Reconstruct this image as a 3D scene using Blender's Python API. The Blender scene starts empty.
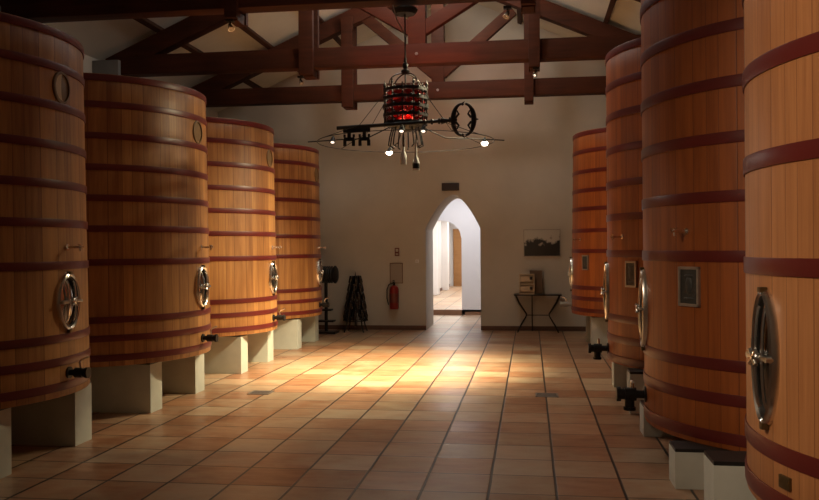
import bpy, bmesh, math, random
from mathutils import Vector, Matrix
random.seed(7)
S = bpy.context.scene
C = S.collection
PI = math.pi

# ------------------------------------------------------------------ materials
class NT:
    def __init__(s, name):
        s.m = bpy.data.materials.new(name); s.m.use_nodes = True
        s.t = s.m.node_tree; s.b = s.t.nodes['Principled BSDF']
    def n(s, typ, **kw):
        x = s.t.nodes.new(typ)
        for k, v in kw.items(): setattr(x, k, v)
        return x
    def l(s, a, b): s.t.links.new(a, b)
    def put(s, sock, v):
        if hasattr(v, 'is_output'): s.l(v, sock)
        else: sock.default_value = v
    def math(s, op, a, b=0.0, c=0.0):
        x = s.n('ShaderNodeMath', operation=op)
        s.put(x.inputs[0], a); s.put(x.inputs[1], b); s.put(x.inputs[2], c)
        return x.outputs[0]
    def mix(s, f, a, b):
        x = s.n('ShaderNodeMix', data_type='RGBA')
        s.put(x.inputs[0], f)
        s.put(x.inputs[6], a if hasattr(a, 'is_output') else (*a, 1)); s.put(x.inputs[7], b if hasattr(b, 'is_output') else (*b, 1))
        return x.outputs[2]
    def comb(s, x, y, z):
        c = s.n('ShaderNodeCombineXYZ'); s.put(c.inputs[0], x); s.put(c.inputs[1], y); s.put(c.inputs[2], z); return c.outputs[0]
    def noise(s, vec, scale, detail=3.0, rough=0.5):
        x = s.n('ShaderNodeTexNoise'); s.l(vec, x.inputs['Vector'])
        x.inputs['Scale'].default_value = scale; x.inputs['Detail'].default_value = detail; x.inputs['Roughness'].default_value = rough
        return x.outputs['Fac']
    def white(s, vec):
        x = s.n('ShaderNodeTexWhiteNoise', noise_dimensions='3D'); s.l(vec, x.inputs['Vector']); return x.outputs['Value']
    def ramp(s, f, lo, hi):
        x = s.n('ShaderNodeMapRange'); x.clamp = True
        s.put(x.inputs[0], f); x.inputs[1].default_value = lo; x.inputs[2].default_value = hi
        return x.outputs[0]
    def bump(s, h, strength=0.3, dist=0.01):
        x = s.n('ShaderNodeBump'); s.l(h, x.inputs['Height']); x.inputs['Strength'].default_value = strength; x.inputs['Distance'].default_value = dist
        s.l(x.outputs[0], s.b.inputs['Normal'])
    def set(s, col=None, rough=None, metal=None, **kw):
        if col is not None: s.put(s.b.inputs['Base Color'], col if hasattr(col, 'is_output') else (*col, 1))
        if rough is not None: s.put(s.b.inputs['Roughness'], rough)
        if metal is not None: s.b.inputs['Metallic'].default_value = metal
        for k, v in kw.items(): s.b.inputs[k].default_value = v
        return s

def simple(name, col, rough=0.5, metal=0.0, var=0.15, scale=12.0, bump=0.0):
    t = NT(name); tc = t.n('ShaderNodeTexCoord').outputs['Object']
    n = t.noise(tc, scale, 4)
    lo = tuple(c * (1 - var) for c in col); hi = tuple(min(1, c * (1 + var)) for c in col)
    t.set(t.mix(n, lo, hi), rough, metal)
    if bump: t.bump(n, bump, 0.01)
    return t.m

def stave_mat(name, dark, light, nst):
    t = NT(name)
    tc = t.n('ShaderNodeTexCoord').outputs['Object']
    sp = t.n('ShaderNodeSeparateXYZ'); t.l(tc, sp.inputs[0])
    rnd = t.n('ShaderNodeObjectInfo').outputs['Random']
    a = t.math('MULTIPLY', t.math('ARCTAN2', sp.outputs[1], sp.outputs[0]), nst / (2 * PI))
    a = t.math('ADD', a, t.math('MULTIPLY', t.math('SINE', t.math('MULTIPLY', a, 1.7)), 0.22))
    idx = t.math('FLOOR', a); fr = t.math('FRACT', a)
    w = t.white(t.comb(idx, t.math('MULTIPLY', rnd, 91.0), 3.0))
    g1 = t.noise(t.comb(t.math('MULTIPLY', a, 1.1), t.math('MULTIPLY', sp.outputs[2], 0.55), t.math('ADD', idx, t.math('MULTIPLY', rnd, 50))), 2.6, 5, 0.6)
    g2 = t.noise(t.comb(t.math('MULTIPLY', a, 9.0), t.math('MULTIPLY', sp.outputs[2], 1.1), idx), 3.0, 4, 0.6)
    blo = t.noise(t.comb(sp.outputs[0], sp.outputs[1], t.math('MULTIPLY', sp.outputs[2], 0.5)), 1.3, 3)
    f = t.math('ADD', t.math('MULTIPLY', w, 0.5), t.math('MULTIPLY', t.math('SUBTRACT', g1, 0.45), 1.25))
    f = t.math('ADD', f, t.math('MULTIPLY', t.math('SUBTRACT', g2, 0.5), 0.45))
    f = t.math('ADD', f, t.math('MULTIPLY', t.math('SUBTRACT', blo, 0.5), 0.7))
    f = t.ramp(f, -0.15, 0.95)
    col = t.mix(f, dark, light)
    d = t.math('MINIMUM', fr, t.math('SUBTRACT', 1.0, fr))
    seam = t.ramp(d, 0.006, 0.035)
    deep = t.mix(0.25, dark, (0.01, 0.004, 0.002))
    col = t.mix(seam, deep, col)
    # a knot now and then
    kn = t.ramp(t.noise(t.comb(t.math('MULTIPLY', a, 0.9), sp.outputs[2], t.math('MULTIPLY', rnd, 9)), 3.3, 1), 0.74, 0.78)
    col = t.mix(t.math('MULTIPLY', kn, 0.35), col, dark)
    t.set(col, 0.5, 0.0)
    t.b.inputs['Coat Weight'].default_value = 0.06; t.b.inputs['Coat Roughness'].default_value = 0.3
    h = t.math('ADD', t.math('MULTIPLY', seam, 1.0), t.math('MULTIPLY', g2, 0.15))
    t.bump(h, 0.2, 0.004)
    return t.m

def beam_mat(name, dark, light):
    t = NT(name); tc = t.n('ShaderNodeTexCoord').outputs['Object']
    mp = t.n('ShaderNodeMapping'); t.l(tc, mp.inputs[0]); mp.inputs['Scale'].default_value = (0.5, 6, 6)
    n = t.noise(mp.outputs[0], 2.5, 6, 0.6); n2 = t.noise(tc, 1.4, 3)
    f = t.math('ADD', t.math('MULTIPLY', n, 0.6), t.math('MULTIPLY', n2, 0.5))
    t.set(t.mix(t.ramp(f, 0.3, 0.8), dark, light), 0.65); t.bump(n, 0.3, 0.01)
    t.b.inputs['Specular IOR Level'].default_value = 0.2
    return t.m

def plaster_mat(name, col, var=0.06):
    t = NT(name); tc = t.n('ShaderNodeTexCoord').outputs['Object']
    n = t.noise(tc, 1.2, 4, 0.6); n2 = t.noise(tc, 30, 3)
    t.set(t.mix(t.ramp(n, 0.3, 0.7), tuple(c * (1 - var) for c in col), tuple(min(1, c * (1 + var)) for c in col)), 0.85)
    t.bump(n2, 0.08, 0.01)
    return t.m

def tile_mat(name, px, py, ox, oy, cols, grout, rough=0.4):
    t = NT(name); tc = t.n('ShaderNodeTexCoord').outputs['Object']
    sp = t.n('ShaderNodeSeparateXYZ'); t.l(tc, sp.inputs[0])
    wob = t.math('MULTIPLY', t.math('SUBTRACT', t.noise(tc, 1.6, 2), 0.5), 0.009)
    ax = t.math('DIVIDE', t.math('ADD', t.math('SUBTRACT', sp.outputs[0], ox), wob), px)
    ay = t.math('DIVIDE', t.math('ADD', t.math('SUBTRACT', sp.outputs[1], oy), wob), py)
    ix, iy = t.math('FLOOR', ax), t.math('FLOOR', ay)
    fx, fy = t.math('FRACT', ax), t.math('FRACT', ay)
    dx = t.math('MULTIPLY', t.math('MINIMUM', fx, t.math('SUBTRACT', 1, fx)), px)
    dy = t.math('MULTIPLY', t.math('MINIMUM', fy, t.math('SUBTRACT', 1, fy)), py)
    gx = t.ramp(dx, 0.006, 0.011); gy = t.ramp(dy, 0.0035, 0.0085)
    g = t.math('MINIMUM', gx, gy)
    w = t.white(t.comb(ix, iy, 0.0)); w2 = t.white(t.comb(ix, iy, 7.0))
    st = t.noise(t.comb(t.math('MULTIPLY', sp.outputs[0], 2.2), t.math('MULTIPLY', sp.outputs[1], 7.0), w), 1.5, 5, 0.6)
    cl = t.noise(t.comb(sp.outputs[0], sp.outputs[1], t.math('MULTIPLY', w, 8)), 5.0, 4, 0.6)
    a = t.mix(t.ramp(t.math('ADD', t.math('MULTIPLY', w, 0.42), t.math('MULTIPLY', st, 1.15)), 0.38, 1.08), cols[0], cols[1])
    a = t.mix(t.math('MULTIPLY', t.ramp(t.math('ADD', t.math('MULTIPLY', w2, 0.5), t.math('MULTIPLY', cl, 0.9)), 0.55, 1.05), 0.8), a, cols[2])
    col = t.mix(g, grout, a)
    n3 = t.noise(tc, 26, 4)
    t.set(col, t.math('ADD', rough - 0.17, t.math('MULTIPLY', t.math('ADD', cl, w), 0.14)))
    t.bump(t.math('ADD', t.math('MULTIPLY', g, 1.0), t.math('ADD', t.math('MULTIPLY', st, 0.8), t.math('MULTIPLY', n3, 0.08))), 0.4, 0.006)
    return t.m

def emit(name, col, strength):
    t = NT(name); t.set(col, 0.4)
    t.b.inputs['Emission Color'].default_value = (*col, 1); t.b.inputs['Emission Strength'].default_value = strength
    return t.m

M = {}
M['oakL'] = stave_mat('oak_staves', (0.21, 0.074, 0.019), (0.59, 0.29, 0.088), 58)
M['oakR'] = stave_mat('reddish_oak_staves', (0.22, 0.054, 0.010), (0.50, 0.14, 0.025), 62)
M['oakR1'] = stave_mat('pale_oak_staves', (0.34, 0.125, 0.042), (0.64, 0.29, 0.11), 74)
M['hoop'] = simple('oxblood_paint', (0.125, 0.016, 0.013), 0.38, 0.0, 0.25, 3, 0.02)
M['lid'] = simple('lid_oak', (0.2, 0.09, 0.035), 0.6)
M['steel'] = simple('polished_steel', (0.82, 0.80, 0.76), 0.24, 1.0, 0.08, 5)
M['hatch'] = simple('mirror_steel', (0.6, 0.59, 0.57), 0.12, 1.0, 0.08, 5)
M['steel2'] = simple('satin_steel', (0.5, 0.49, 0.46), 0.32, 1.0, 0.1, 5)
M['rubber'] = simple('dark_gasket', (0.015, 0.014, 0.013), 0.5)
M['black'] = simple('black_iron', (0.012, 0.011, 0.011), 0.45, 0.3, 0.3, 20, 0.05)
M['bronze'] = simple('dark_bronze', (0.03, 0.022, 0.018), 0.4, 0.6, 0.3, 14)
M['brass'] = simple('dull_brass', (0.16, 0.11, 0.05), 0.45, 0.8, 0.2, 30)
M['slate'] = simple('slate_plate', (0.06, 0.06, 0.055), 0.5, 0.2, 0.5, 45, 0.2)
M['frame'] = simple('pewter_frame', (0.42, 0.36, 0.30), 0.4, 0.5, 0.2, 30)
M['plug'] = simple('end_grain_plug', (0.17, 0.095, 0.035), 0.55, 0, 0.3, 22, 0.1)
M['plugpale'] = simple('pale_plug', (0.5, 0.36, 0.2), 0.55, 0, 0.15, 22)
M['concrete'] = simple('plinth_concrete', (0.58, 0.60, 0.53), 0.75, 0, 0.14, 7, 0.1)
M['beam'] = beam_mat('stained_beam', (0.026, 0.008, 0.004), (0.10, 0.027, 0.011))
M['purlin'] = beam_mat('purlin_wood', (0.035, 0.014, 0.008), (0.08, 0.03, 0.016))
M['pad'] = simple('grey_stone_pad', (0.22, 0.21, 0.2), 0.8, 0, 0.15, 8, 0.1)
M['wall'] = plaster_mat('warm_plaster', (0.59, 0.53, 0.445))
M['ceil'] = plaster_mat('ceiling_plaster', (0.70, 0.68, 0.60))
M['white'] = plaster_mat('white_plaster', (0.82, 0.80, 0.80), 0.03)
M['floor'] = tile_mat('terracotta_tiles', 0.413, 0.43, 0.15, 5.22,
                      [(0.27, 0.105, 0.05), (0.50, 0.27, 0.145), (0.52, 0.41, 0.27)], (0.018, 0.014, 0.012))
M['hallfloor'] = tile_mat('hall_tiles', 0.413, 0.43, 0.15, 5.22,
                      [(0.45, 0.27, 0.16), (0.6, 0.42, 0.28), (0.65, 0.52, 0.38)], (0.12, 0.09, 0.07))
M['skirt'] = simple('brown_tile_skirting', (0.14, 0.065, 0.04), 0.5, 0, 0.25, 8)
M['step'] = simple('step_tile', (0.26, 0.13, 0.07), 0.5, 0, 0.2, 8)
M['door'] = beam_mat('door_wood', (0.28, 0.13, 0.05), (0.42, 0.22, 0.09))
M['drain'] = simple('drain_steel', (0.32, 0.31, 0.30), 0.4, 0.7, 0.2, 30)
M['red'] = simple('extinguisher_red', (0.25, 0.014, 0.010), 0.3, 0, 0.1)
M['paper'] = simple('paper', (0.55, 0.5, 0.42), 0.7, 0, 0.15, 40)
M['dimpaper'] = simple('notice_sheet', (0.38, 0.31, 0.25), 0.6, 0, 0.12, 60)
M['cream'] = simple('cream_wood', (0.60, 0.46, 0.30), 0.55, 0, 0.12, 12)
M['brownwood'] = simple('dark_box_wood', (0.18, 0.10, 0.05), 0.55, 0, 0.25, 12)
M['signbrown'] = simple('sign_brown', (0.03, 0.009, 0.007), 0.4)
M['signred'] = simple('sign_red', (0.16, 0.03, 0.02), 0.4)
M['bulb'] = emit('lit_lamp', (1.0, 0.86, 0.66), 22)
M['bulbdim'] = emit('low_lamp', (1.0, 0.86, 0.7), 1.6)
M['redglow'] = emit('red_lamp_glass', (1.0, 0.16, 0.09), 1.5)
g = NT('red_glass'); g.set((0.5, 0.02, 0.016), 0.15); g.b.inputs['Transmission Weight'].default_value = 0.75; M['redglass'] = g.m
g = NT('clear_bottle'); g.set((0.9, 0.92, 0.9), 0.12); g.b.inputs['Transmission Weight'].default_value = 0.12; M['bottle'] = g.m
g = NT('picture_canvas'); tc = g.n('ShaderNodeTexCoord').outputs['Object']
v = g.n('ShaderNodeTexVoronoi'); v.inputs['Scale'].default_value = 9; g.l(tc, v.inputs['Vector'])
sp = g.n('ShaderNodeSeparateXYZ'); g.l(tc, sp.inputs[0])
n = g.noise(tc, 8, 4)
f = g.math('ADD', g.math('MULTIPLY', sp.outputs[2], 3.6), g.math('ADD', g.math('MULTIPLY', n, 1.6), g.math('MULTIPLY', v.outputs['Distance'], -0.4)))
g.set(g.mix(g.ramp(f, 0.62, 0.9), (0.02, 0.016, 0.014), (0.6, 0.55, 0.47)), 0.5); M['canvas'] = g.m

# ------------------------------------------------------------------ mesh helpers
class MB:
    def __init__(s): s.v = []; s.f = []; s.X = Matrix.Identity(4)
    def add(s, vs, fs):
        o = len(s.v); s.v += [s.X @ Vector(v) for v in vs]; s.f += [tuple(o + i for i in f) for f in fs]
    def box(s, c, d, rot=None, bev=0.0):
        x, y, z = d[0] / 2, d[1] / 2, d[2] / 2
        R = rot if rot is not None else Matrix.Identity(3)
        b = min(bev, x * .9, y * .9, z * .9)
        if b <= 0:
            vs = [(i * x, j * y, k * z) for i in (-1, 1) for j in (-1, 1) for k in (-1, 1)]
            fs = [(0, 1, 3, 2), (4, 6, 7, 5), (0, 4, 5, 1), (2, 3, 7, 6), (0, 2, 6, 4), (1, 5, 7, 3)]
            s.add([Vector(c) + R @ Vector(v) for v in vs], fs)
        else:
            bm = bmesh.new(); bmesh.ops.create_cube(bm, size=1)
            for v in bm.verts: v.co = Vector((v.co.x * 2 * x, v.co.y * 2 * y, v.co.z * 2 * z))
            bmesh.ops.bevel(bm, geom=bm.edges[:], offset=b, segments=2, affect='EDGES', profile=0.7)
            bm.verts.index_update()
            s.add([Vector(c) + R @ v.co for v in bm.verts], [[v.index for v in f.verts] for f in bm.faces]); bm.free()
        return s
    def bar(s, p0, p1, w, h, up=(0, 0, 1), bev=0.0):
        p0, p1 = Vector(p0), Vector(p1); d = (p1 - p0); L = d.length; x = d / L
        u = Vector(up); y = u.cross(x).normalized(); z = x.cross(y)
        s.box((p0 + p1) / 2, (L, w, h), Matrix((x, y, z)).transposed(), bev); return s
    def cyl(s, p0, p1, r0, r1=None, n=20, caps=True):
        r1 = r0 if r1 is None else r1
        p0, p1 = Vector(p0), Vector(p1); d = (p1 - p0).normalized()
        a = d.orthogonal().normalized(); b = d.cross(a)
        vs = [p + (a * math.cos(2 * PI * i / n) + b * math.sin(2 * PI * i / n)) * r for p, r in ((p0, r0), (p1, r1)) for i in range(n)]
        fs = [(i, (i + 1) % n, n + (i + 1) % n, n + i) for i in range(n)]
        if caps: fs += [tuple(range(n))[::-1], tuple(range(n, 2 * n))]
        s.add(vs, fs); return s
    def lathe(s, prof, n=32, c=(0, 0, 0), closed=False, axis=None):
        c = Vector(c); R = Matrix.Identity(3) if axis is None else Vector((0, 0, 1)).rotation_difference(Vector(axis)).to_matrix()
        m = len(prof)
        vs = [c + R @ Vector((r * math.cos(2 * PI * i / n), r * math.sin(2 * PI * i / n), z)) for r, z in prof for i in range(n)]
        fs = [(j * n + i, j * n + (i + 1) % n, (j + 1) % m * n + (i + 1) % n, (j + 1) % m * n + i) for j in range(m if closed else m - 1) for i in range(n)]
        s.add(vs, fs); return s
    def tube(s, pts, r, n=8, closed=False, flat=None):
        pts = [Vector(p) for p in pts]; m = len(pts); vs = []; prev = None
        rs = r if isinstance(r, (list, tuple)) else [r] * m
        for i, p in enumerate(pts):
            if closed: d = (pts[(i + 1) % m] - pts[i - 1])
            else: d = pts[min(i + 1, m - 1)] - pts[max(i - 1, 0)]
            d.normalize()
            a = d.orthogonal().normalized() if prev is None else (prev - d * prev.dot(d)).normalized()
            prev = a; b = d.cross(a)
            vs += [p + (a * math.cos(2 * PI * k / n) + b * math.sin(2 * PI * k / n)) * rs[i] for k in range(n)]
        fs = [(i * n + k, i * n + (k + 1) % n, (i + 1) % m * n + (k + 1) % n, (i + 1) % m * n + k) for i in range(m if closed else m - 1) for k in range(n)]
        if not closed: fs += [tuple(range(n))[::-1], tuple(range((m - 1) * n, m * n))]
        s.add(vs, fs); return s
    def sphere(s, c, r, sc=(1, 1, 1), n=16):
        c = Vector(c); m = n // 2; vs = []
        for j in range(1, m):
            for i in range(n):
                t = PI * j / m; p = 2 * PI * i / n
                vs.append(c + Vector((r * sc[0] * math.sin(t) * math.cos(p), r * sc[1] * math.sin(t) * math.sin(p), r * sc[2] * math.cos(t))))
        k = len(vs); vs += [c + Vector((0, 0, r * sc[2])), c - Vector((0, 0, r * sc[2]))]
        fs = [(j * n + i, (j + 1) * n + i, (j + 1) * n + (i + 1) % n, j * n + (i + 1) % n) for j in range(m - 2) for i in range(n)]
        fs += [(k, i, (i + 1) % n) for i in range(n)] + [(k + 1, (m - 2) * n + (i + 1) % n, (m - 2) * n + i) for i in range(n)]
        s.add(vs, fs); return s
    def ellipse_prof(s, a, b, prof, n=48):
        # sweep of (offset outward, height) around an ellipse lying in local XY, closed profile
        m = len(prof)
        vs = []
        for (o, z) in prof:
            for i in range(n):
                t = 2 * PI * i / n; vs.append(((a + o) * math.cos(t), (b + o) * math.sin(t), z))
        fs = [(j * n + i, j * n + (i + 1) % n, (j + 1) % m * n + (i + 1) % n, (j + 1) % m * n + i) for j in range(m) for i in range(n)]
        s.add(vs, fs); return s
    def dome(s, a, b, z0, rise, n=48, rings=6):
        vs = [(0, 0, z0 + rise)]; fs = []
        for j in range(1, rings + 1):
            q = j / rings
            for i in range(n):
                t = 2 * PI * i / n; vs.append((a * q * math.cos(t), b * q * math.sin(t), z0 + rise * (1 - q * q)))
        fs += [(0, 1 + i, 1 + (i + 1) % n) for i in range(n)]
        for j in range(rings - 1):
            fs += [(1 + j * n + i, 1 + (j + 1) * n + i, 1 + (j + 1) * n + (i + 1) % n, 1 + j * n + (i + 1) % n) for i in range(n)]
        s.add(vs, fs); return s
    def build(s, name, mat, parent=None, loc=(0, 0, 0), smooth=35):
        me = bpy.data.meshes.new(name); me.from_pydata([tuple(v) for v in s.v], [], s.f)
        bm = bmesh.new(); bm.from_mesh(me); bmesh.ops.recalc_face_normals(bm, faces=bm.faces[:]); bm.to_mesh(me); bm.free()
        if smooth: me.shade_smooth(); me.set_sharp_from_angle(angle=math.radians(smooth))
        me.materials.append(mat)
        o = bpy.data.objects.new(name, me); C.objects.link(o); o.location = loc
        if parent: o.parent = parent
        return o

def tag(o, label, cat, group=None, kind=None):
    o['label'] = label; o['category'] = cat
    if group: o['group'] = group
    if kind: o['kind'] = kind
    return o
def thing(name, label, cat, loc=(0, 0, 0), rz=0, group=None):
    o = bpy.data.objects.new(name, None); C.objects.link(o); o.location = loc; o.rotation_euler = (0, 0, rz)
    o.empty_display_size = 0.1
    return tag(o, label, cat, group)
def struct(mb, name, mat, label=None, parent=None, smooth=0):
    o = mb.build(name, mat, parent, smooth=smooth)
    if not parent:
        o['kind'] = 'structure'
    if label: o['label'] = label
    return o

# ------------------------------------------------------------------ the room
XL, XR, YB, YF = -5.9, 3.3, 15.6, -3.0
XC = -1.3
def roof(x): return 6.07 - 0.435 * abs(x - XC)          # top of the rafters
def ceil_z(x): return roof(x) + 0.075

m = MB(); m.box(((XL + XR) / 2, (YF + 16.8) / 2, -0.05), (XR - XL + .4, 16.8 - YF, 0.1)); struct(m, 'floor', M['floor'], 'terracotta tiled cellar floor')
for nm, x in (('wall_left', XL - .1), ('wall_right', XR + .1)):
    xi = x + .1 if x < 0 else x - .1
    m = MB(); m.box((x, (YF + YB) / 2, (ceil_z(xi)) / 2), (.2, YB - YF, ceil_z(xi))); struct(m, nm, M['wall'], 'plastered side wall behind the tanks')
# ceiling: two slopes
m = MB()
for xa, xb in ((XL, XC), (XC, XR)):
    za, zb = ceil_z(xa), ceil_z(xb)
    m.add([(xa, YF, za), (xb, YF, zb), (xb, YB, zb), (xa, YB, za), (xa, YF, za + .12), (xb, YF, zb + .12), (xb, YB, zb + .12), (xa, YB, za + .12)],
          [(0, 1, 2, 3), (4, 7, 6, 5), (0, 4, 5, 1), (2, 6, 7, 3), (0, 3, 7, 4), (1, 5, 6, 2)])
struct(m, 'ceiling', M['ceil'], 'pale plastered pitched ceiling')
# rear wall behind the camera
def gable(y0, y1, name, mat, x0=XL, x1=XR, hole=None, lab=None, top=None):
    """wall slab from y0 to y1 with an optional arched opening: hole=(xa, xb, ztop(x))"""
    top = top or ceil_z
    xs = {x0, x1}
    if x0 < XC < x1: xs.add(XC)
    if hole:
        xa, xb, zf = hole
        for i in range(33): xs.add(xa + (xb - xa) * i / 32)
    xs = sorted(xs); m = MB()
    def q(a, b, c, d): m.add([a, b, c, d], [(0, 1, 2, 3)])
    for a, b in zip(xs[:-1], xs[1:]):
        mid = (a + b) / 2
        inside = hole and hole[0] < mid < hole[1]
        la, lb = (hole[2](a), hole[2](b)) if inside else (0, 0)
        for y in (y0, y1): q((a, y, la), (b, y, lb), (b, y, top(b)), (a, y, top(a)))
        if inside: q((a, y0, la), (b, y0, lb), (b, y1, lb), (a, y1, la))
        q((a, y0, top(a)), (b, y0, top(b)), (b, y1, top(b)), (a, y1, top(a)))
    if hole:
        for x in hole[:2]: q((x, y0, 0), (x, y1, 0), (x, y1, hole[2](x)), (x, y0, hole[2](x)))
    for x in (x0, x1): q((x, y0, 0), (x, y1, 0), (x, y1, top(x)), (x, y0, top(x)))
    bm_o = m.build(name, mat, smooth=0); bm_o['kind'] = 'structure'
    me = bm_o.data; bm = bmesh.new(); bm.from_mesh(me); bmesh.ops.remove_doubles(bm, verts=bm.verts[:], dist=1e-4)
    bmesh.ops.recalc_face_normals(bm, faces=bm.faces[:]); bm.to_mesh(me); bm.free()
    if lab: bm_o['label'] = lab
    return bm_o
gable(YF - .2, YF, 'wall_rear', M['wall'], lab='plastered wall behind the viewer')
DA, DB = -1.91, -0.90
def arch(x):
    u = abs(x - (DA + DB) / 2) / ((DB - DA) / 2)
    return 1.87 + 0.62 * (1 - min(1, u) ** 1.72)
gable(YB, YB + 1.2, 'wall_back', M['wall'], XL, XR, (DA, DB, arch), 'plastered end wall with a pointed arch doorway')
# vestibule and hall behind the doorway
Y2 = 19.15
m = MB(); m.box((-1.6, (16.8 + Y2) / 2, -0.05), (3.2, Y2 - 16.8, .1)); struct(m, 'floor_vestibule', M['hallfloor'], 'tiled floor of the small lobby beyond the arch')
m = MB()
m.box((-3.25, (16.8 + Y2) / 2, 1.5), (.1, Y2 - 16.8, 3.0)); struct(m, 'wall_vestibule_left', M['white'], 'white side wall of the lobby')
m = MB()
m.box((.05, (16.8 + Y2) / 2, 1.5), (.1, Y2 - 16.8, 3.0)); struct(m, 'wall_vestibule_right', M['white'], 'white wall closing the lobby')
m = MB(); m.box((-1.6, (16.8 + Y2) / 2, 3.05), (3.4, Y2 - 16.8, .1)); struct(m, 'ceiling_vestibule', M['white'], 'white ceiling of the lobby')
def arch2(x):
    u = abs(x + 2.09) / .56
    return 1.72 + 0.42 * math.sqrt(max(0, 1 - min(1, u) ** 2.4))
gable(Y2, Y2 + .25, 'wall_vestibule_back', M['white'], -3.3, .1, (-2.65, -1.53, arch2), 'white lobby wall with a rounded opening', top=lambda x: 3.0)
m = MB(); m.box((-2.0, (Y2 + 31.2) / 2, 0.06), (2.2, 31.2 - Y2, .12)); struct(m, 'floor_hall', M['hallfloor'], 'bright tiled hall floor one step up')
m = MB(); m.box((-2.09, Y2 - .012, .057), (1.12, .022, .113)); struct(m, 'trim_1', M['step'], 'brown tiled riser of the step')
m = MB(); m.box((-.74, Y2 - .016, .035), (1.44, .03, .07)); struct(m, 'baseboard_vestibule', M['step'], 'brown skirting at the foot of the lobby wall')
m = MB(); m.box((-3.0, (Y2 + 31.2) / 2, 1.4), (.2, 31.2 - Y2 - .5, 2.8)); struct(m, 'wall_hall_left', M['white'], 'white hall wall')
m = MB(); m.box((-2.89, (Y2 + 31) / 2, .165), (.02, 31 - Y2 - .5, .09)); struct(m, 'baseboard_hall', M['skirt'], 'brown skirting along the hall')
m = MB(); m.box((-1.15, (Y2 + 31.2) / 2, 1.4), (.1, 31.2 - Y2 - .5, 2.8)); struct(m, 'wall_hall_right', M['white'], 'white right hand hall wall')
m = MB(); m.box((-2.0, 31.3, 1.4), (2.2, .2, 2.8)); struct(m, 'wall_hall_end', M['white'], 'white end wall of the hall')
m = MB(); m.box((-2.0, (Y2 + 31.2) / 2, 2.65), (2.2, 31.2 - Y2 - .5, .1)); struct(m, 'ceiling_hall', M['white'], 'white hall ceiling')
n_ = 2
for y in (22.2, 25.2, 28.2):
    m = MB(); m.box((-2.8, y, 1.32), (.22, .45, 2.4), bev=.03)
    struct(m, 'trim_%d' % n_, M['white'], 'white pilaster on the hall wall'); n_ += 1
d = MB().box((-2.42, 31.16, 1.17), (.74, .06, 2.1), bev=.01); dr = struct(d, 'door_1', M['door'], 'plain brown wooden door at the end of the hall')
h_ = MB().cyl((-2.13, 31.13, 1.15), (-2.13, 31.07, 1.15), .02).sphere((-2.13, 31.05, 1.15), .035); h_.build('door_handle', M['brass'], dr)
# skirting on the back wall
for k, (a, b) in enumerate(((XL, DA), (DB, XR))):
    m = MB(); m.box(((a + b) / 2, YB - .008, .04), (b - a, .016, .08)); struct(m, 'baseboard_back_left' if k == 0 else 'baseboard_back_right', M['skirt'], 'brown tile skirting on the end wall')

# ------------------------------------------------------------------ roof timbers
purl = [(-3.68, 'lowest on the left slope'), (-2.92, 'second from the bottom on the left slope'), (-2.05, 'third from the bottom on the left slope'), (-1.1, 'highest on the left slope'),
        (1.15, 'highest on the right slope'), (2.5, 'halfway down the right slope'), (3.8, 'lowest on the right slope')]
for dx, where in purl:
    x = XC + dx; sl = 0.435 * (1 if dx < 0 else -1)
    a = math.atan(sl)
    m = MB(); m.box((0, 0, 0), (.075, YB - YF, .07))
    o = m.build('purlin', M['purlin'], smooth=0); o.rotation_euler = (0, -a, 0); o.location = (x, (YF + YB) / 2, roof(x) + .035 / math.cos(a) )
    tag(o, 'thin dark roof purlin under the pale ceiling, ' + where, 'purlin', 'roof purlins')

def truss(Y, label, vs=0.6, ve=1.42, kw=.23, zs=4.36, qr=0.0):
    t = thing('roof_truss', label, 'roof truss', (-1.3, Y, 3.9), 0, 'roof trusses')
    o = -1.3; z0 = 3.9
    P = lambda x, z, y=0: (x - o, y, z - z0)
    MB().box(P((XL + XR) / 2, 4.035 + (.05 if Y < 9 else 0)), (XR - XL - .5, .22, .26), bev=.012).build('tie_beam', M['beam'], t)
    th = .25
    for s, xe in ((-1, XL), (1, XR)):
        xe2 = xe - s * .2
        c = math.cos(math.atan(.435))
        off = th / 2 / c + .002
        z_ap = roof(XC) - off
        MB().bar(P(XC - s * .0, z_ap), P(xe2, roof(xe2) - off), .2, th, bev=.012).build('rafter', M['beam'], t)
    qx = -1.45
    for s in (-1, 1):
        x = qx + s * 1.45 + (qr if s > 0 else 0); qw = .19 if s < 0 else .145
        if Y < 9 and s < 0: x -= .07; qw = .13
        zt = roof(x) - .12; zq = 3.84 if Y < 9 else 3.8
        q = MB()
        for yy in (-.15, .15): q.box(P(x, (zq + zt) / 2, yy), (qw, .075, zt - zq), bev=.008)
        q.box(P(x, 4.9), (qw - .03, .22, .3)).box(P(x, zq + .04), (qw - .03, .22, .1))
        q.build('queen_post', M['beam'], t)
    kx = -1.44
    k = MB(); k.box(P(kx, 5.02), (kw, .2, 1.72), bev=.01); k.build('king_post', M['beam'], t)
    MB().cyl(P(kx, 4.03, -.10), P(kx, 4.03, -.125), .02).build('bolt', M['steel2'], t)
    for s in (-1, 1):
        st = MB(); x0 = kx + s * .06; x1 = kx + s * ve
        st.bar(P(x0, 4.36 if vs < .7 else 4.30), P(x1, zs + vs * (ve - .06)), .13, .17, bev=.01)
        st.build('strut', M['beam'], t)
    return t
truss(8.4, 'dark timber roof truss nearest the viewer, its beam crossing the top edge')
truss(11.05, 'reddish timber roof truss in the middle, glowing red above the chandelier', qr=.07)
truss(13.6, 'dark timber roof truss closest to the arched end wall', .74, 1.2, .2, 4.43, .0)
wh = {8.4: 'nearest', 11.05: 'middle', 13.6: 'farthest'}
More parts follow.
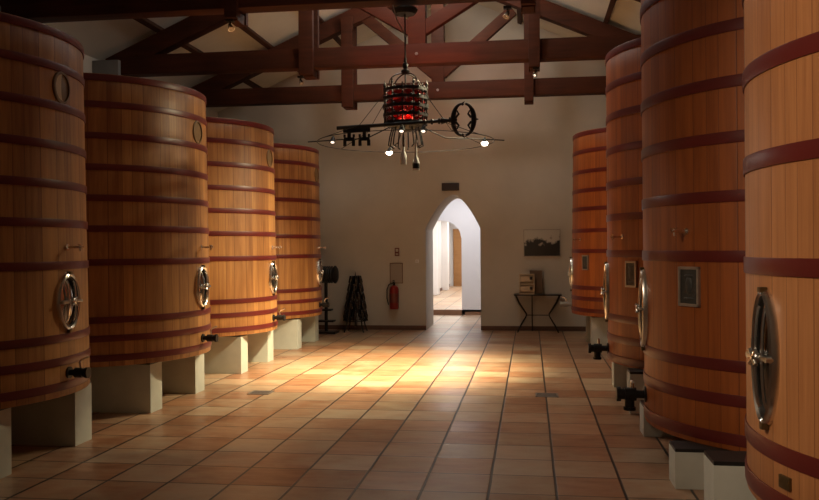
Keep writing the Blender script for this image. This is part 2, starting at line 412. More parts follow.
for Y in (8.4, 11.05, 13.6):
    for sx, side in ((XL + .22, 'left'), (XR - .17, 'right')):
        m = MB(); m.box(((-.025 if sx < 0 else .0), 0, .12), (.38 if sx < 0 else .34, .36, .24), bev=.015).box((0, 0, -.03), (.24, .28, .08), bev=.02)
        o = m.build('stone_bracket', M['pad'], loc=(sx, Y, 3.86))
        tag(o, 'grey stone bracket carrying the %s end of the %s truss' % (side, wh[Y]), 'bracket', 'stone brackets under the truss ends')

# ------------------------------------------------------------------ plinths and tanks
BASE = 0.47
def frame_on(ang, R, z):
    n = Vector((math.cos(ang), math.sin(ang), 0)); up = Vector((0, 0, 1)); x = up.cross(n)
    Mx = Matrix((x, up, n)).transposed().to_4x4(); Mx.translation = n * R + Vector((0, 0, z)); return Mx

def make_tank(name_label, X, Y, side, Rb, Rt, base, top, bands, mh, mh_ab, mh_ang, wood, group, valve_z, valve_col,
              medal=None, plate=None, tap=(0, 1.53), hw=.062, brass=None, valve_scale=1.0, valve_ang=0):
    rz = 0 if side == 'L' else PI
    t = thing('wine_tank', name_label, 'wine tank', (X, Y, base), rz, group)
    H = top - base
    R = lambda z: Rb + (Rt - Rb) * (z / H)
    # body with a recessed foot (chime)
    prof = [(0.0, .09), (Rb - .06, .09), (Rb - .055, 0), (Rb - .004, 0), (Rb, .006)]
    prof += [(R(H * i / 12), H * i / 12) for i in range(1, 12)]
    prof += [(Rt, H - .006), (Rt - .005, H), (Rt - .055, H), (Rt - .055, H - .09)]
    MB().lathe(prof, 124).build('stave_body', wood, t, smooth=40)
    MB().lathe([(0, H - .085), (Rt - .055, H - .085)], 64).build('lid', M['lid'], t)
    for zb in bands:
        z = zb - base; a, b = z - hw / 2, z + hw / 2
        MB().lathe([(R(a) - .004, a), (R(a) + .0065, a), (R(a) + .008, a + .006), (R(b) + .008, b - .006), (R(b) + .0065, b), (R(b) - .004, b)], 124, closed=True).build('hoop', M['hoop'], t, smooth=50)
    # manhole
    a, b = mh_ab
    F = frame_on(mh_ang, R(mh - base), mh - base)
    m = MB(); m.X = F
    m.ellipse_prof(a - .028, b - .028, [(0, -.04), (.028, -.04), (.032, .010), (.026, .026), (.014, .032), (.004, .024), (0, .0)])
    mo = m.build('manhole', M['steel'], t)
    m = MB(); m.X = F; m.ellipse_prof(a - .035, b - .035, [(0, -.02), (.010, -.02), (.010, .021), (0, .019)]); m.build('gasket', M['rubber'], mo)
    m = MB(); m.X = F; m.dome(a - .034, b - .034, -.004, .03)
    m.build('hatch', M['hatch'], mo, smooth=60)
    m = MB(); m.X = F
    for sx in (-.35, .35):
        m.tube([(a * sx, (b - .05) * math.sin(q) * .92, .016 + .022 * math.cos(q)) for q in [(-.5 + i / 10) * PI * .96 for i in range(11)]], .0075, 8)
    m.build('stiffener', M['steel'], mo)
    m = MB(); m.X = F
    m.bar((-a * .93, 0, .036), (a * .93, 0, .036), .018, .026, (0, 0, 1), .004)
    m.cyl((-a * .9, 0, .0), (-a * .9, 0, .048), .013).cyl((a * .9, 0, 0), (a * .9, 0, .048), .011)
    m.build('clamp_bar', M['steel2'], mo)
    m = MB(); m.X = F
    m.cyl((0, 0, .03), (0, 0, .05), .018).sphere((0, 0, .05), .028, (1, 1, .6))
    for k in range(4):
        q = PI / 4 + k * PI / 2; m.cyl((0, 0, .058), (.04 * math.cos(q), .04 * math.sin(q), .06), .007, .009, 10)
    m.build('hand_knob', M['steel'], mo)
    m = MB(); m.X = F; m.box((0, -b - .004, .016), (.03, .03, .03), bev=.006); m.build('latch', M['brass'], mo)
    m = MB(); m.X = F; m.box((0, b, .02), (.035, .022, .03), bev=.006); m.build('hinge', M['brass'], mo)
    # outlet valve
    z = valve_z - base; F = frame_on(valve_ang, R(z), z); k = valve_scale
    m = MB(); m.X = F
    m.cyl((0, 0, -.03), (0, 0, .07 * k), .026 * k, n=18).cyl((0, 0, .0), (0, 0, .012), .05 * k, n=18)
    m.cyl((0, 0, .06 * k), (0, 0, .13 * k), .042 * k, n=18).cyl((0, 0, .13 * k), (0, 0, .155 * k), .034 * k, n=18).cyl((0, 0, .155 * k), (0, 0, .18 * k), .046 * k, n=18)
    if k > 1.05: m.cyl((0, .02, .1 * k), (0, -.085 * k, .1 * k), .03 * k, n=16).cyl((0, -.08 * k, .1 * k), (0, -.10 * k, .1 * k), .038 * k, n=16)
    vo = m.build('outlet_valve', M['black'] if valve_col == 'black' else M['steel2'], t)
    m = MB(); m.X = F
    if valve_col == 'black' and k > 1.05:
        m.cyl((0, .03, .095), (0, .09, .095), .012).cyl((-.03, .09, .095), (.03, .09, .095), .01)
    else:
        m.tube([(0, .03, .09), (0, .075, .085), (0, .095, .1), (.0, .115, .15)], .0075, 8)
    m.build('valve_handle', M['steel'], vo)
    # sampling tap
    z = tap[1] - base; F = frame_on(tap[0], R(z), z)
    m = MB(); m.X = F
    m.cyl((0, 0, -.02), (0, 0, .012), .022, n=14).cyl((0, 0, 0), (0, 0, .13), .009, n=10).cyl((0, -.03, .105), (0, .015, .105), .008, n=10)
    to = m.build('sampling_tap', M['steel'], t)
    m = MB(); m.X = F; m.bar((-.03, .018, .105), (.03, .018, .105), .012, .006, (0, 1, 0)); m.build('tap_lever', M['steel'], to)
    if medal:
        z = medal[1] - base; F = frame_on(medal[0], R(z), z)
        m = MB(); m.X = F; m.ellipse_prof(.088, .098, [(0, -.03), (.018, -.03), (.018, .006), (.012, .011), (0, .011)])
        po = m.build('round_plug', M['plug'], t)
        m = MB(); m.X = F; m.dome(.089, .099, .0, .006); m.build('plug_face', M['plug'], po)
        if medal[2]:
            m = MB(); m.X = F
            pts = [(.086 * math.cos(q), .095 * math.sin(q)) for q in [PI * (.5 + i / 16) for i in range(17)]] + [(.02 * math.cos(q) * 1.0, .095 * math.sin(q)) for q in [PI * (1.5 - i / 16) for i in range(17)]]
            vs = [(x, y, .005) for x, y in pts] + [(x, y, .012) for x, y in pts]; n = len(pts)
            m.add(vs, [tuple(range(n, 2 * n))] + [(i, (i + 1) % n, n + (i + 1) % n, n + i) for i in range(n)])
            pp = m.build('bare_patch', M['plugpale'], po); pp['label'] = 'pale bare wood half'
    if plate:
        ang, zp, w, h = plate; z = zp - base; F = frame_on(ang, R(z), z)
        m = MB(); m.X = F
        for sx in (-1, 1): m.box((sx * (w / 2 - .009), 0, .004), (.018, h, .026), bev=.003)
        for sy in (-1, 1): m.box((0, sy * (h / 2 - .009), .004), (w, .018, .026), bev=.003)
        fo = m.build('name_plate', M['frame'], t)
        m = MB(); m.X = F; m.box((0, 0, .0), (w - .03, h - .03, .02))
        m.sphere((0, .01, .008), .03, (1, 2.1, .3)).sphere((0, h * .27, .008), .03, (1.4, .4, .3)).sphere((0, -h * .3, .008), .03, (1.5, .3, .3))
        m.build('slate_panel', M['slate'], fo)
    if brass:
        ang, zp = brass; z = zp - base; F = frame_on(ang, R(z), z)
        m = MB(); m.X = F; m.box((0, 0, .004), (.075, .05, .012), bev=.003)
        for s in (-1, 1): m.cyl((s * .028, 0, .008), (s * .028, 0, .012), .005, n=8)
        m.build('maker_plate', M['brass'], t)
    return t

Lb = [3.05, 2.81, 2.53, 2.25, 1.975, 1.70, 1.40, .885, .72, .545]
LT = [(-4.44, 5.70, 'broad oak wine tank at the left edge of the picture, nearest on the left'),
      (-4.38, 8.07, 'second oak wine tank of the left row, beside the nearest one'),
      (-4.42, 10.55, 'third oak wine tank of the left row, its staves lit bright orange'),
      (-4.44, 13.05, 'smallest looking oak wine tank of the left row, by the end wall')]
gL = 'oak wine tanks of the left row'
for i, (x, y, lab) in enumerate(LT):
    make_tank(lab, x, y, 'L', 1.155, 1.12, .47, 3.085, Lb, 1.14, (.135, .205), 0, M['oakL'], gL, .63, 'black',
              medal=(-.02, 2.67, i == 0), tap=(0, 1.53), hw=.058, valve_scale=.85)
gR = 'oak wine tanks of the right row'
make_tank('huge pale oak wine tank at the right edge with a shiny oval hatch', 2.07, 3.7, 'R', 1.15, 1.15, .45, 3.75,
          [3.7, 3.35, 3.0, 2.62, 2.23, 1.85, 1.42, .70, .515], 1.06, (.10, .268), math.radians(8), M['oakR1'], gR, .5, 'black', valve_ang=math.radians(30),
          plate=(math.radians(45), 1.245, .17, .25), tap=(math.radians(36), 1.6), brass=(math.radians(15), .6), hw=.07)
make_tank('tall dark red oak wine tank with a framed plate, next to the nearest right tank', 1.97, 6.3, 'R', 1.15, 1.16, .25, 3.6,
          [3.55, 3.2, 2.85, 2.51, 2.17, 1.81, 1.44, .768, .557, .318], 1.06, (.105, .285), 0, M['oakR'], gR, .44, 'black',
          plate=(math.radians(34), 1.245, .18, .255), tap=(math.radians(33), 1.6), hw=.072, valve_scale=1.15)
make_tank('red brown oak wine tank third in the right row, its rim meeting the roof beam', 1.92, 8.7, 'R', 1.15, 1.15, .38, 3.42,
          [3.38, 3.07, 2.77, 2.44, 2.11, 1.79, 1.44, .82, .62, .43], 1.06, (.105, .285), 0, M['oakR'], gR, .49, 'black',
          plate=(math.radians(31), 1.25, .16, .245), tap=(math.radians(24), 1.6), hw=.068, valve_scale=1.1)
make_tank('short looking oak wine tank farthest back on the right, beside the console table', 1.80, 13.3, 'R', 1.17, 1.13, .5, 3.22,
          [3.18, 2.92, 2.62, 2.34, 2.07, 1.75, 1.45, .91, .75, .58], 1.1, (.14, .25), 0, M['oakR'], gR, .63, 'steel',
          plate=(math.radians(31), 1.28, .15, .22), tap=(math.radians(24), 1.62), hw=.06)

tn = ['nearest', 'second', 'third', 'farthest']
def plinth(x0, x1, y, th, h, label, group):
    o = thing('concrete_plinth', label, 'plinth', ((x0 + x1) / 2, y, 0), 0, group)
    MB().box((0, 0, (h - .02) / 2), (x1 - x0, th, h - .02), bev=.006).build('block', M['concrete'], o)
    MB().box((0, 0, h - .01), (x1 - x0 - .006, th - .006, .02)).build('dark_cap', M['rubber'], o)  # thin dark layer over the top of the block
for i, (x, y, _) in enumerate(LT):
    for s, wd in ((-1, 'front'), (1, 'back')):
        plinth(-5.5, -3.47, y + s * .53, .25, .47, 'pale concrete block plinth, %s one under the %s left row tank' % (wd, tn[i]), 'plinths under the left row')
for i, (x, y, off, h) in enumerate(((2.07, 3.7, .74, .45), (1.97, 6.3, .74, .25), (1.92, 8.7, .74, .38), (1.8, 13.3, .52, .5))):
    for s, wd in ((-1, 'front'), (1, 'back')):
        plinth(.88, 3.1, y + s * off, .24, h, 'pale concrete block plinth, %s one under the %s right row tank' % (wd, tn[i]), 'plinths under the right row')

# ------------------------------------------------------------------ chandelier
CX, CY = -1.22, 8.4
ch = thing('chandelier', 'black iron key chandelier with a glowing red basket, hanging from the nearest beam', 'chandelier', (CX, CY, 2.55))
q = lambda x, y, z: (x - CX, y - CY, z - 2.55)
MB().lathe([(0, .06), (.12, .06), (.13, .04), (.10, .0), (0, 0)], 28, q(CX, CY, 3.84)).build('canopy', M['black'], ch)
MB().cyl(q(CX, CY, 3.85), q(CX, CY, 2.75), .008, n=10).sphere(q(CX, CY, 3.33), .03, (1, 1, 1.3)).sphere(q(CX, CY, 3.27), .045, (1, 1, .6)).cyl(q(CX, CY, 3.25), q(CX, CY, 3.4), .016, n=10).build('hanging_rod', M['black'], ch)
m = MB()
for k in range(4):
    a = PI / 4 + k * PI / 2
    m.tube([q(CX + .2 * math.sin(u) * math.cos(a), CY + .2 * math.sin(u) * math.sin(a), 3.12 + .13 * math.cos(u)) for u in [i * PI / 2 / 8 for i in range(9)]], .007, 6)
m.build('top_arch', M['bronze'], ch)
DR = .212
for z, r in ((3.08, DR), (2.995, DR + .005), (2.91, DR + .01), (2.825, DR + .005), (2.745, DR)):
    m = MB(); m.lathe([(r - .008, z - 2.55 - .014), (r + .006, z - 2.55 - .014), (r + .006, z - 2.55 + .014), (r - .008, z - 2.55 + .014)], 40, closed=True)
    for k in range(16):
        a = 2 * PI * k / 16; m.sphere((r * math.cos(a), r * math.sin(a), z - 2.55 + .012), .013, (1, 1, 1.3), 8)
    m.build('basket_ring', M['black'], ch)
for k in range(12):
    a = 2 * PI * k / 12; x, y = DR * math.cos(a), DR * math.sin(a)
    m = MB(); m.cyl((x, y, .17), (x, y, .58), .0075, n=8)
    if k % 2 == 0: m.cyl((x, y, .58), (x, y, .64), .012, .001, 8).sphere((x, y, .585), .014)
    m.build('basket_bar', M['black'], ch)
for z in (2.785, 2.868, 2.953, 3.038):
    m = MB(); rr = DR - .014
    for k in range(12):
        a0 = 2 * PI * (k + .08) / 12; a1 = 2 * PI * (k + .92) / 12; hh = .018 + .012 * random.random()
        pts = [(rr * math.cos(a0 + (a1 - a0) * i / 4), rr * math.sin(a0 + (a1 - a0) * i / 4)) for i in range(5)]
        vs = [(x, y, z - 2.55 - hh * (1 - .5 * abs(i - 2) / 2)) for i, (x, y) in enumerate(pts)] + [(x, y, z - 2.55 + hh * (1 - .5 * abs(i - 2) / 2)) for i, (x, y) in enumerate(pts)]
        vs += [(v[0] * .97, v[1] * .97, v[2]) for v in vs]
        m.add(vs, [(i, i + 1, 6 + i, 5 + i) for i in range(4)] + [(10 + i, 15 + i, 16 + i, 11 + i) for i in range(4)] + [(i, 10 + i, 11 + i, i + 1) for i in range(4)] + [(5 + i, 6 + i, 16 + i, 15 + i) for i in range(4)])
    m.build('red_glass_band', M['redglass'], ch)
MB().sphere((0, 0, .25), .06, (1.3, 1, .5), 20).build('red_bulb', M['redglow'], ch)
m = MB(); m.lathe([(0, .20), (.17, .20), (.215, .215), (.22, .19), (.17, .165), (.05, .12), (0, .12)], 36); m.build('base_dish', M['black'], ch)
# the key
ky = -.23
kz = lambda x: 2.685 + (x + 2.01) * .04 - 2.55
kx = lambda x: x - CX
m = MB(); m.cyl((kx(-1.87), ky, kz(-1.87)), (kx(-.76), ky, kz(-.76)), .020, .017, 12)
for xx in (-1.0, -.93, -.86): m.sphere((kx(xx), ky, kz(xx)), .03, (.6, 1, 1), 12)
m.cyl((kx(-.84), ky, kz(-.84)), (kx(-.74), ky, kz(-.74)), .034, .008, 12)
ks = m.build('key_shaft', M['black'], ch)
m = MB(); bz = kz(-.64)
cx0 = kx(-.625)
for s in (-1, 1):
    pts = []; rad = []
    for i in range(21):
        u = -PI / 2 + PI * i / 20
        pts.append((cx0 + s * (.018 + .082 * math.cos(u)), ky, bz + .15 * math.sin(u) * (1 + 0.0))); rad.append(.012 + .014 * math.cos(u) ** 2)
    m.tube(pts, rad, 8)
    for sz in (-1, 1):
        m.tube([(cx0 + s * .09, ky, bz + sz * .03), (cx0 + s * .07, ky, bz + sz * .025), (cx0 + s * .045, ky, bz + sz * .055), (cx0 + s * .06, ky, bz + sz * .085), (cx0 + s * .08, ky, bz + sz * .075)], [.016, .014, .011, .009, .005], 8)
        m.tube([(cx0, ky, bz + sz * .14), (cx0 - .01, ky, bz + sz * .155), (cx0 + .012, ky, bz + sz * .175)], [.016, .012, .003], 8)
m.cyl((cx0 + .09, ky, bz), (cx0 + .145, ky, bz), .02, .004, 10).cyl((cx0 - .14, ky, bz), (cx0 - .06, ky, bz), .03, .012, 10)
m.build('key_bow', M['black'], ch)
m = MB()
px = lambda x: kx(-2.01 + (x - 328) * .0101)
m.box((px(361.5), ky, kz(-1.73) - .03), (.27, .022, .045), bev=.004)
for c in (354, 369):
    m.box((px(c), ky, kz(-1.73) - .085), (.035, .02, .09), bev=.003)
    m.box((px(c), ky, kz(-1.73) - .118), (.105, .02, .036), bev=.003)
    for s in (-1, 1):
        m.box((px(c) + s * .043, ky, kz(-1.73) - .155), (.032, .02, .06), bev=.003)
        m.box((px(c) + s * .046, ky, kz(-1.73) - .085), (.022, .02, .03), bev=.003)
m.build('key_bit', M['black'], ch)
MB().cyl((kx(-1.38), ky, kz(-1.38)), (-.16, -.10, .18), .012, n=8).cyl((kx(-1.06), ky, kz(-1.06)), (.16, -.10, .18), .012, n=8).build('key_bracket', M['black'], ch)
# hoop and arms
HR = .88
m = MB(); m.tube([(HR * math.cos(2 * PI * i / 72), HR * math.sin(2 * PI * i / 72), .015) for i in range(72)], .0042, 6, closed=True); m.build('outer_hoop', M['black'], ch)
lamps = [(181, .74, 'bulbdim'), (14, .80, 'bulb'), (110, .88, 'bulb'), (276, .86, 'bulbdim'), (289, .86, 'bulbdim')]
for a_, _, _ in lamps:
    a = math.radians(a_)
    MB().tube([(.16 * math.cos(a), .16 * math.sin(a), .17), (.4 * math.cos(a), .4 * math.sin(a), .06), (.68 * math.cos(a), .68 * math.sin(a), .055), ((HR + .12) * math.cos(a), (HR + .12) * math.sin(a), .04)], .006, 6).build('lamp_arm', M['black'], ch)
for a_ in (150, 30, 215, 330):
    a = math.radians(a_)
    MB().tube([(.2 * math.cos(a), .2 * math.sin(a), .52), (.32 * math.cos(a), .32 * math.sin(a), .38), (.5 * math.cos(a), .5 * math.sin(a), .16), (HR * math.cos(a), HR * math.sin(a), .015)], .0035, 6).build('stay_wire', M['black'], ch)
for k in range(10):
    a = 2 * PI * k / 10 + .3; r = .13
    MB().tube([(r * math.cos(a), r * math.sin(a), .18), (r * 1.25 * math.cos(a), r * 1.25 * math.sin(a), .06), (r * 1.35 * math.cos(a), r * 1.35 * math.sin(a), -.02), (r * 1.0 * math.cos(a), r * 1.0 * math.sin(a), -.04)], .0075, 6).build('scroll', M['black'], ch)
lamp_pos = []
for a_, lr, mt in lamps:
    a = math.radians(a_); x, y, z = lr * math.cos(a), lr * math.sin(a), (.075 if a_ == 181 else .05)
    # lamp head tilted a little towards the room's near end
    ax = Vector((0, -.55, -1)).normalized(); p = Vector((x, y, z))
    l = MB(); l.cyl(p, p - ax * -.0 + ax * .055, .018, .032, 16).cyl(p, p - ax * .02, .012, .008, 10); lo = l.build('lamp_head', M['black'], ch)
    l = MB(); l.sphere(p + ax * .052, .034 if mt == 'bulb' else .020, (1, 1, .7), 16); l.build('lamp_lens', M[mt], lo)
    lamp_pos.append((CX + x, CY + y, 2.55 + z))
# cable along the beam
MB().tube([q(CX - .10, CY - .14, 3.90), q(CX - .06, CY - .13, 3.75), q(CX + .02, CY - .05, 3.60)], .006, 6).build('cable', M['steel2'], ch)
for k, (bx, bl) in enumerate(((-.01, .15), (.115, .21))):
    x = CX + bx; z = 2.60 - bl
    b = thing('bottle', 'clear glass bottle hanging under the chandelier basket, ' + ('shorter left one' if k == 0 else 'longer right one with a dark label'), 'bottle', (x, CY - .1, z - .12), 0, 'bottles hung under the chandelier')
    MB().lathe([(0, 0), (.030, 0), (.034, .008), (.034, .085), (.026, .115), (.012, .145), (.0115, .21 + bl * .3), (.015, .215 + bl * .3), (.015, .235 + bl * .3), (0, .235 + bl * .3)], 24).build('glass', M['bottle'], b)
    MB().cyl((0, 0, .235 + bl * .3), (0, .02, bl + .26), .003, n=6).build('hanging_wire', M['black'], b)
    if k: MB().lathe([(.0345, .02), (.0355, .02), (.0355, .07), (.0345, .07)], 24).build('bottle_label', M['rubber'], b)

# spotlights on the queen posts
for x, y, dirx, lab, lit in ((-2.99, 11.05, 1, 'left queen post of the middle truss', 0), (.09, 11.05, -1, 'right queen post of the middle truss', 1), (-3.0, 8.4, 1, 'left queen post of the nearest truss', 0), (-.2, 8.4, -1, 'right queen post of the nearest truss', 0)):
    s = thing('spotlight', 'small spotlight under the ' + lab, 'spotlight', (x, y - .1, (3.80 if y < 9 else 3.755)), 0, 'truss spotlights')
    MB().box((0, 0, .032), (.08, .07, .026), bev=.008).cyl((0, 0, .02), (0, 0, -.01), .010, n=10).build('bracket', M['black'], s)
    ax = Vector((dirx * .45, -.35, -1)).normalized(); p = Vector((0, 0, -.025))
    MB().lathe([(.012, -.03), (.018, -.01), (.030, .03), (.032, .042), (.028, .042), (.02, .015), (0, .008)], 24, p, axis=ax).build('reflector', M['steel'], s)
    MB().sphere(p + ax * .028, .013 if lit else .009, (1, 1, 1), 12).build('lamp', M['bulbdim'] if lit else M['steel'], s)

# ------------------------------------------------------------------ against the end wall
YW = YB
e = thing('fire_extinguisher', 'red fire extinguisher hung low on the end wall left of the arch', 'fire extinguisher', (-2.49, YW - .1, .39))
MB().lathe([(0, 0), (.075, 0), (.085, .015), (.085, .36), (.07, .41), (.03, .44), (0, .44)], 32).build('cylinder', M['red'], e)
MB().cyl((0, 0, .43), (0, 0, .49), .025, n=14).box((0, -.03, .50), (.03, .12, .02), bev=.004).box((0, -.035, .53), (.025, .13, .012), bev=.003).build('valve_head', M['black'], e)
MB().tube([(-.02, 0, .47), (-.09, -.02, .46), (-.13, -.02, .36), (-.13, -.02, .2), (-.10, -.03, .08)], .011, 8).build('hose', M['rubber'], e)
MB().lathe([(.0855, .12), (.0865, .12), (.0865, .29), (.0855, .29)], 32).build('label_band', M['signred'], e)
MB().box((0, .07, .25), (.05, .06, .3)).build('wall_bracket', M['black'], e)
o = thing('framed_notice', 'pale framed notice on the end wall just above the extinguisher', 'notice', (-2.46, YW - .012, 1.05))
m = MB()
for s in (-1, 1): m.box((s * .115, 0, 0), (.014, .02, .38)).box((0, 0, s * .183), (.244, .02, .014))
m.build('frame', M['brownwood'], o); MB().box((0, .003, 0), (.22, .012, .36)).build('sheet', M['dimpaper'], o)
o = thing('small_sign', 'tiny dark red safety sign high above the extinguisher', 'sign', (-2.445, YW - .006, 1.445))
MB().box((0, 0, 0), (.085, .01, .15), bev=.002).build('panel', M['signred'], o)
MB().box((0, -.007, .03), (.05, .004, .05)).box((0, -.007, -.04), (.05, .004, .02)).build('pictogram', M['paper'], o)
o = thing('light_switch', 'small white light switch beside the left jamb of the arch', 'switch', (-2.07, YW - .008, 1.27))
MB().box((0, 0, 0), (.06, .014, .06), bev=.004).build('plate', M['white'], o); MB().box((0, -.01, 0), (.02, .01, .034), bev=.003).build('rocker', M['paper'], o)
o = thing('exit_sign', 'dark rectangular sign box above the point of the arch', 'sign', (-1.44, YW - .025, 2.565))
MB().box((0, 0, .07), (.32, .05, .14), bev=.006).build('case', M['signbrown'], o)
MB().box((0, -.028, .07), (.27, .006, .10)).build('face', M['signbrown'], o)
MB().box((.12, -.03, .0), (.015, .01, .01)).build('indicator', M['signred'], o)
o = thing('picture', 'unframed black and white picture on the end wall above the table', 'picture', (.215, YW - .02, 1.59))
MB().box((0, 0, 0), (.66, .03, .48), bev=.003).build('canvas', M['canvas'], o)
m = MB()
for s in (-1, 1): m.box((s * .325, -.004, 0), (.014, .034, .49)).box((0, -.004, s * .24), (.66, .034, .014))
m.build('frame', M['frame'], o)
# console table
t = thing('console_table', 'wrought iron console table with waisted legs against the end wall', 'table', (.13, YW - .24, 0))
MB().box((0, 0, .665), (.84, .36, .022), bev=.005).build('tabletop', M['bronze'], t)
for sx in (-1, 1):
    for sy in (-1, 1):
        m = MB(); m.tube([(sx * .39, sy * .15, .655), (sx * .33, sy * .12, .52), (sx * .20, sy * .06, .32), (sx * .21, sy * .07, .27), (sx * .30, sy * .12, .12), (sx * .36, sy * .15, .0)], .011, 8)
        m.build('leg', M['bronze'], t)
MB().bar((-.2, 0, .30), (.2, 0, .30), .014, .014).bar((-.2, -.06, .3), (-.2, .06, .3), .014, .014).bar((.2, -.06, .3), (.2, .06, .3), .014, .014).build('stretcher', M['bronze'], t)
MB().cyl((-.10, .15, .655), (-.10, .15, 0), .009, n=8).build('rear_strut', M['bronze'], t)
b = thing('display_cabinet', 'small cream wooden cabinet with two compartments on the console table', 'cabinet', (-.06, YW - .30, .677))
m = MB()
m.box((0, .06, .18), (.27, .012, .36))
for sx in (-1, 1): m.box((sx * .128, 0, .18), (.016, .13, .36), bev=.002)
for z in (.008, .18, .352): m.box((0, 0, z), (.27, .13, .018), bev=.002)
m.build('carcass', M['cream'], b)
for z, s in ((.10, 1), (.275, 1)): MB().box((-.015, -.02, z), (.19, .05, .1), bev=.004).build('drawer', M['cream'], b)
for z in (.10, .275): MB().box((.075, -.05, z + .01), (.05, .02, .055), bev=.004).build('dark_inset', M['signbrown'], b)
o = MB().box((0, 0, .21), (.22, .08, .42), bev=.006).build('wine_box', M['brownwood'], loc=(.10, YW - .14, .677))
tag(o, 'dark brown wooden box standing behind the cream cabinet on the table', 'box')
# conical bottle rack
k = thing('bottle_drying_rack', 'tall black conical iron bottle rack standing on the floor by the end wall', 'bottle rack', (-3.15, YW - .42, 0))
MB().cyl((0, 0, .1), (0, 0, 1.0), .02, n=10).cyl((0, 0, 1.0), (0, 0, 1.09), .014, .002, n=8).lathe([(0, .93), (.07, .93), (.06, .98), (.02, 1.02), (0, 1.02)], 20).build('centre_post', M['black'], k)
for i in range(4):
    a = PI / 4 + i * PI / 2
    MB().tube([(.06 * math.cos(a), .06 * math.sin(a), .95), (.13 * math.cos(a), .13 * math.sin(a), .5), (.20 * math.cos(a), .20 * math.sin(a), .12), (.25 * math.cos(a), .25 * math.sin(a), 0)], .012, 8).build('leg', M['black'], k)
for i, z in enumerate((.82, .67, .52, .36, .20)):
    r = .075 + (.95 - z) * .155
    m = MB(); m.tube([(r * math.cos(2 * PI * j / 28), r * math.sin(2 * PI * j / 28), z) for j in range(28)], .009, 6, closed=True)
    for j in range(8 + i * 2):
        a = 2 * PI * j / (8 + i * 2); m.cyl((r * math.cos(a), r * math.sin(a), z), ((r + .035) * math.cos(a), (r + .035) * math.sin(a), z + .09), .005, n=6)
    m.build('rack_ring', M['black'], k)
cnt = 0
dk = NT('dark_bottle_glass'); dk.set((0.02, 0.012, 0.01), 0.2)
rd = simple('dusty_red_bottle', (0.07, 0.02, 0.018), 0.4)
proto = None
for i, z in enumerate((.82, .67, .52, .36, .20)):
    r = .075 + (.95 - z) * .155 + .02; nb = 5 + i
    for j in range(nb):
        a = 2 * PI * (j + .5 * (i % 2)) / nb
        if proto is None:
            proto = MB().lathe([(0, .17), (.028, .17), (.034, .16), (.034, .06), (.014, .01), (.012, -.03), (0, -.03)], 14).build('wine_bottle', dk.m)
            bo = proto
        else:
            bo = proto.copy(); C.objects.link(bo)
        bo.location = (-3.15 + r * math.cos(a), YW - .42 + r * math.sin(a), z + .03); bo.rotation_euler = (0, -.25 * math.cos(a), 0)
        tag(bo, 'dark empty wine bottle upended on the conical rack', 'bottle', 'bottles on the conical rack')
# hose reel on a post
h = thing('hose_reel', 'dark hose reel on a low post between the last left tank and end wall', 'hose reel', (-3.62, YW - .75, 0))
MB().box((0, 0, .02), (.4, .34, .04), bev=.01).cyl((0, .0, .04), (0, .0, 1.05), .03, n=14).box((0, 0, .22), (.3, .22, .03), bev=.006).box((0, 0, .42), (.22, .18, .03), bev=.006).build('stand', M['black'], h)
MB().cyl((-.12, 0, 1.05), (.16, 0, 1.05), .125, n=32).lathe([(.0, 0), (.16, 0), (.16, .02), (.12, .05), (0, .06)], 32, (.16, 0, 1.05), axis=(1, 0, 0)).lathe([(.0, 0), (.16, 0), (.16, .02), (0, .02)], 32, (-.14, 0, 1.05), axis=(1, 0, 0)).build('drum', M['black'], h)
m = MB()
for j in range(6): m.tube([(-.10 + j * .042, .14 * math.cos(2 * PI * i / 24), 1.05 + .14 * math.sin(2 * PI * i / 24)) for i in range(24)], .017, 6, closed=True)
m.build('hose', M['rubber'], h)
# floor drains
for x, y, w in ((-2.81, 8.62, 'left'), (.16, 8.76, 'right')):
    d = thing('floor_drain', 'square grey metal drain cover set in the tiles on the %s side of the aisle' % w, 'drain', (x, y, 0), 0, 'floor drain covers')
    m = MB()
    for s in (-1, 1): m.box((s * .105, 0, .002), (.02, .23, .006)).box((0, s * .105, .002), (.23, .02, .006))
    m.build('rim', M['drain'], d)
    m = MB()
    for i in range(7): m.box((0, -.084 + i * .028, .002), (.19, .016, .005))
    m.box((0, 0, 0.0005), (.2, .2, .002)).build('grate', M['drain'], d)

# ------------------------------------------------------------------ lights
def light(kind, loc, power, col, size=.05, aim=None, angle=60, blend=.6, sizey=None, name='lamp_or_fill_light'):
    L = bpy.data.lights.new(name, kind); L.energy = power; L.color = col
    if kind == 'AREA': L.shape = 'RECTANGLE'; L.size = size; L.size_y = sizey or size
    else: L.shadow_soft_size = size
    if kind == 'SPOT': L.spot_size = math.radians(angle); L.spot_blend = blend
    o = bpy.data.objects.new(name, L); C.objects.link(o); o.location = loc
    if aim is not None: o.rotation_euler = (Vector(aim) - Vector(loc)).to_track_quat('-Z', 'Y').to_euler()
    return o
warm = (1.0, .84, .52)
# truss and chandelier spots on the floor and the lower half of the left tanks
light('SPOT', (0.09, 10.85, 3.64), 900, warm, .03, (-2.7, 10.2, 0), 84, .9)
light('SPOT', (-2.99, 10.85, 3.64), 280, warm, .03, (-1.7, 10.2, 0), 76, .9)
light('SPOT', (-1.4, 9.5, 2.50), 1300, warm, .06, (-1.8, 10.5, 0), 90, 1.0)
light('SPOT', (-.2, 8.9, 3.6), 270, warm, .04, (-3.6, 7.9, .7), 76, 1.0)
light('SPOT', (-1.2, 8.0, 2.5), 48, (1, .90, .78), .06, (-.6, 5.9, 0), 100, 1.0)
light('SPOT', (-1.0, 8.9, 2.50), 34, warm, .04, (-.2, 15.6, 2.7), 120, 1.0)
light('POINT', (CX, CY, 2.80), 2.5, (1, .13, .07), .05)
light('SPOT', (CX, CY + .35, 3.2), 130, (1, .14, .08), .05, (-1.4, 11.05, 4.15), 50, .9)
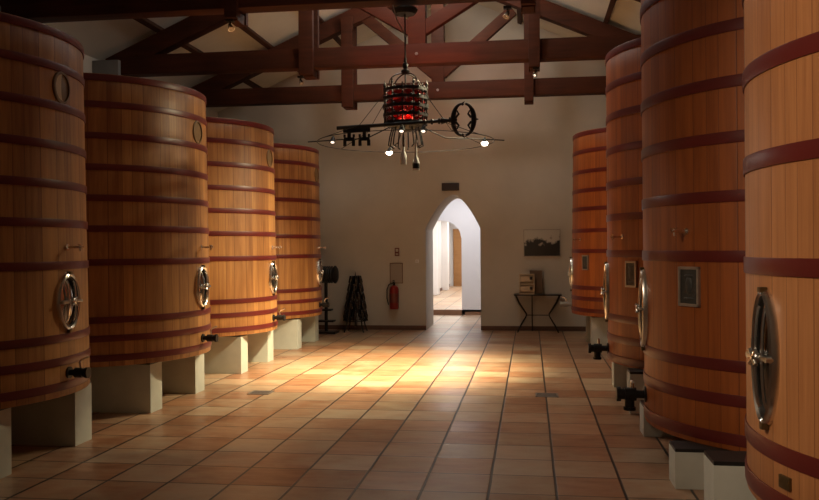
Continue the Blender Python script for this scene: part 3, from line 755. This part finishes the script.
# added fill lights above the ties, no fixtures, brightening the ceiling
light('POINT', (-1.3, 7.0, 5.3), 10, (1, .95, .88), .3)
light('POINT', (-1.3, 9.8, 5.4), 75, (1, .95, .88), .3)
light('POINT', (-1.3, 12.4, 5.5), 60, (1, .95, .86), .3)
# unseen spot behind the viewer, plus a weak added fill
light('SPOT', (-2.4, 0.8, 3.4), 400, (1, .78, .56), .2, (2.2, 3.9, 1.4), 60, .9)
light('POINT', (-.8, 2.0, 3.8), 3, (1, .85, .68), .4)
# unseen area lights added overhead to brighten lobby and hall
light('AREA', (-1.4, 17.9, 2.9), 33, (.93, .94, 1.0), 1.2, (-1.4, 17.9, 0), sizey=1.2)
light('AREA', (-1.9, 22.5, 2.5), 80, (1, .96, .88), 1.0, (-1.9, 22.5, 0), sizey=5)
light('AREA', (-1.9, 28.5, 2.5), 60, (1, .96, .88), 1.0, (-1.9, 28.5, 0), sizey=4)

w = bpy.data.worlds.new('World'); S.world = w; w.use_nodes = True
w.node_tree.nodes['Background'].inputs[0].default_value = (.02, .018, .016, 1); w.node_tree.nodes['Background'].inputs[1].default_value = .5

# ------------------------------------------------------------------ camera
f = 850.0; W, H = 819, 500; VP = (530., 248.); roll = -0.007
d = Vector(((VP[0] - W / 2) / f, -(VP[1] - H / 2) / f, 1.0)).normalized()
up = Vector((math.sin(roll), math.cos(roll), 0)); up = (up - d * d.dot(up)).normalized()
xw = -(d.cross(up))
right = Vector((xw[0], d[0], up[0])); upv = Vector((xw[1], d[1], up[1])); fwd = Vector((xw[2], d[2], up[2]))
cam = bpy.data.cameras.new('camera'); cam.sensor_width = 36; cam.lens = f / W * 36; cam.clip_end = 200
co = bpy.data.objects.new('camera', cam); C.objects.link(co)
R3 = Matrix((right, upv, -fwd)).transposed()
co.matrix_world = Matrix.Translation((0, 0, 1.5)) @ R3.to_4x4()
S.camera = co
vs_ = S.view_settings; vs_.view_transform = 'Standard'; vs_.look = 'None'; vs_.gamma = 1; vs_.exposure = 0.0; vs_.use_curve_mapping = False
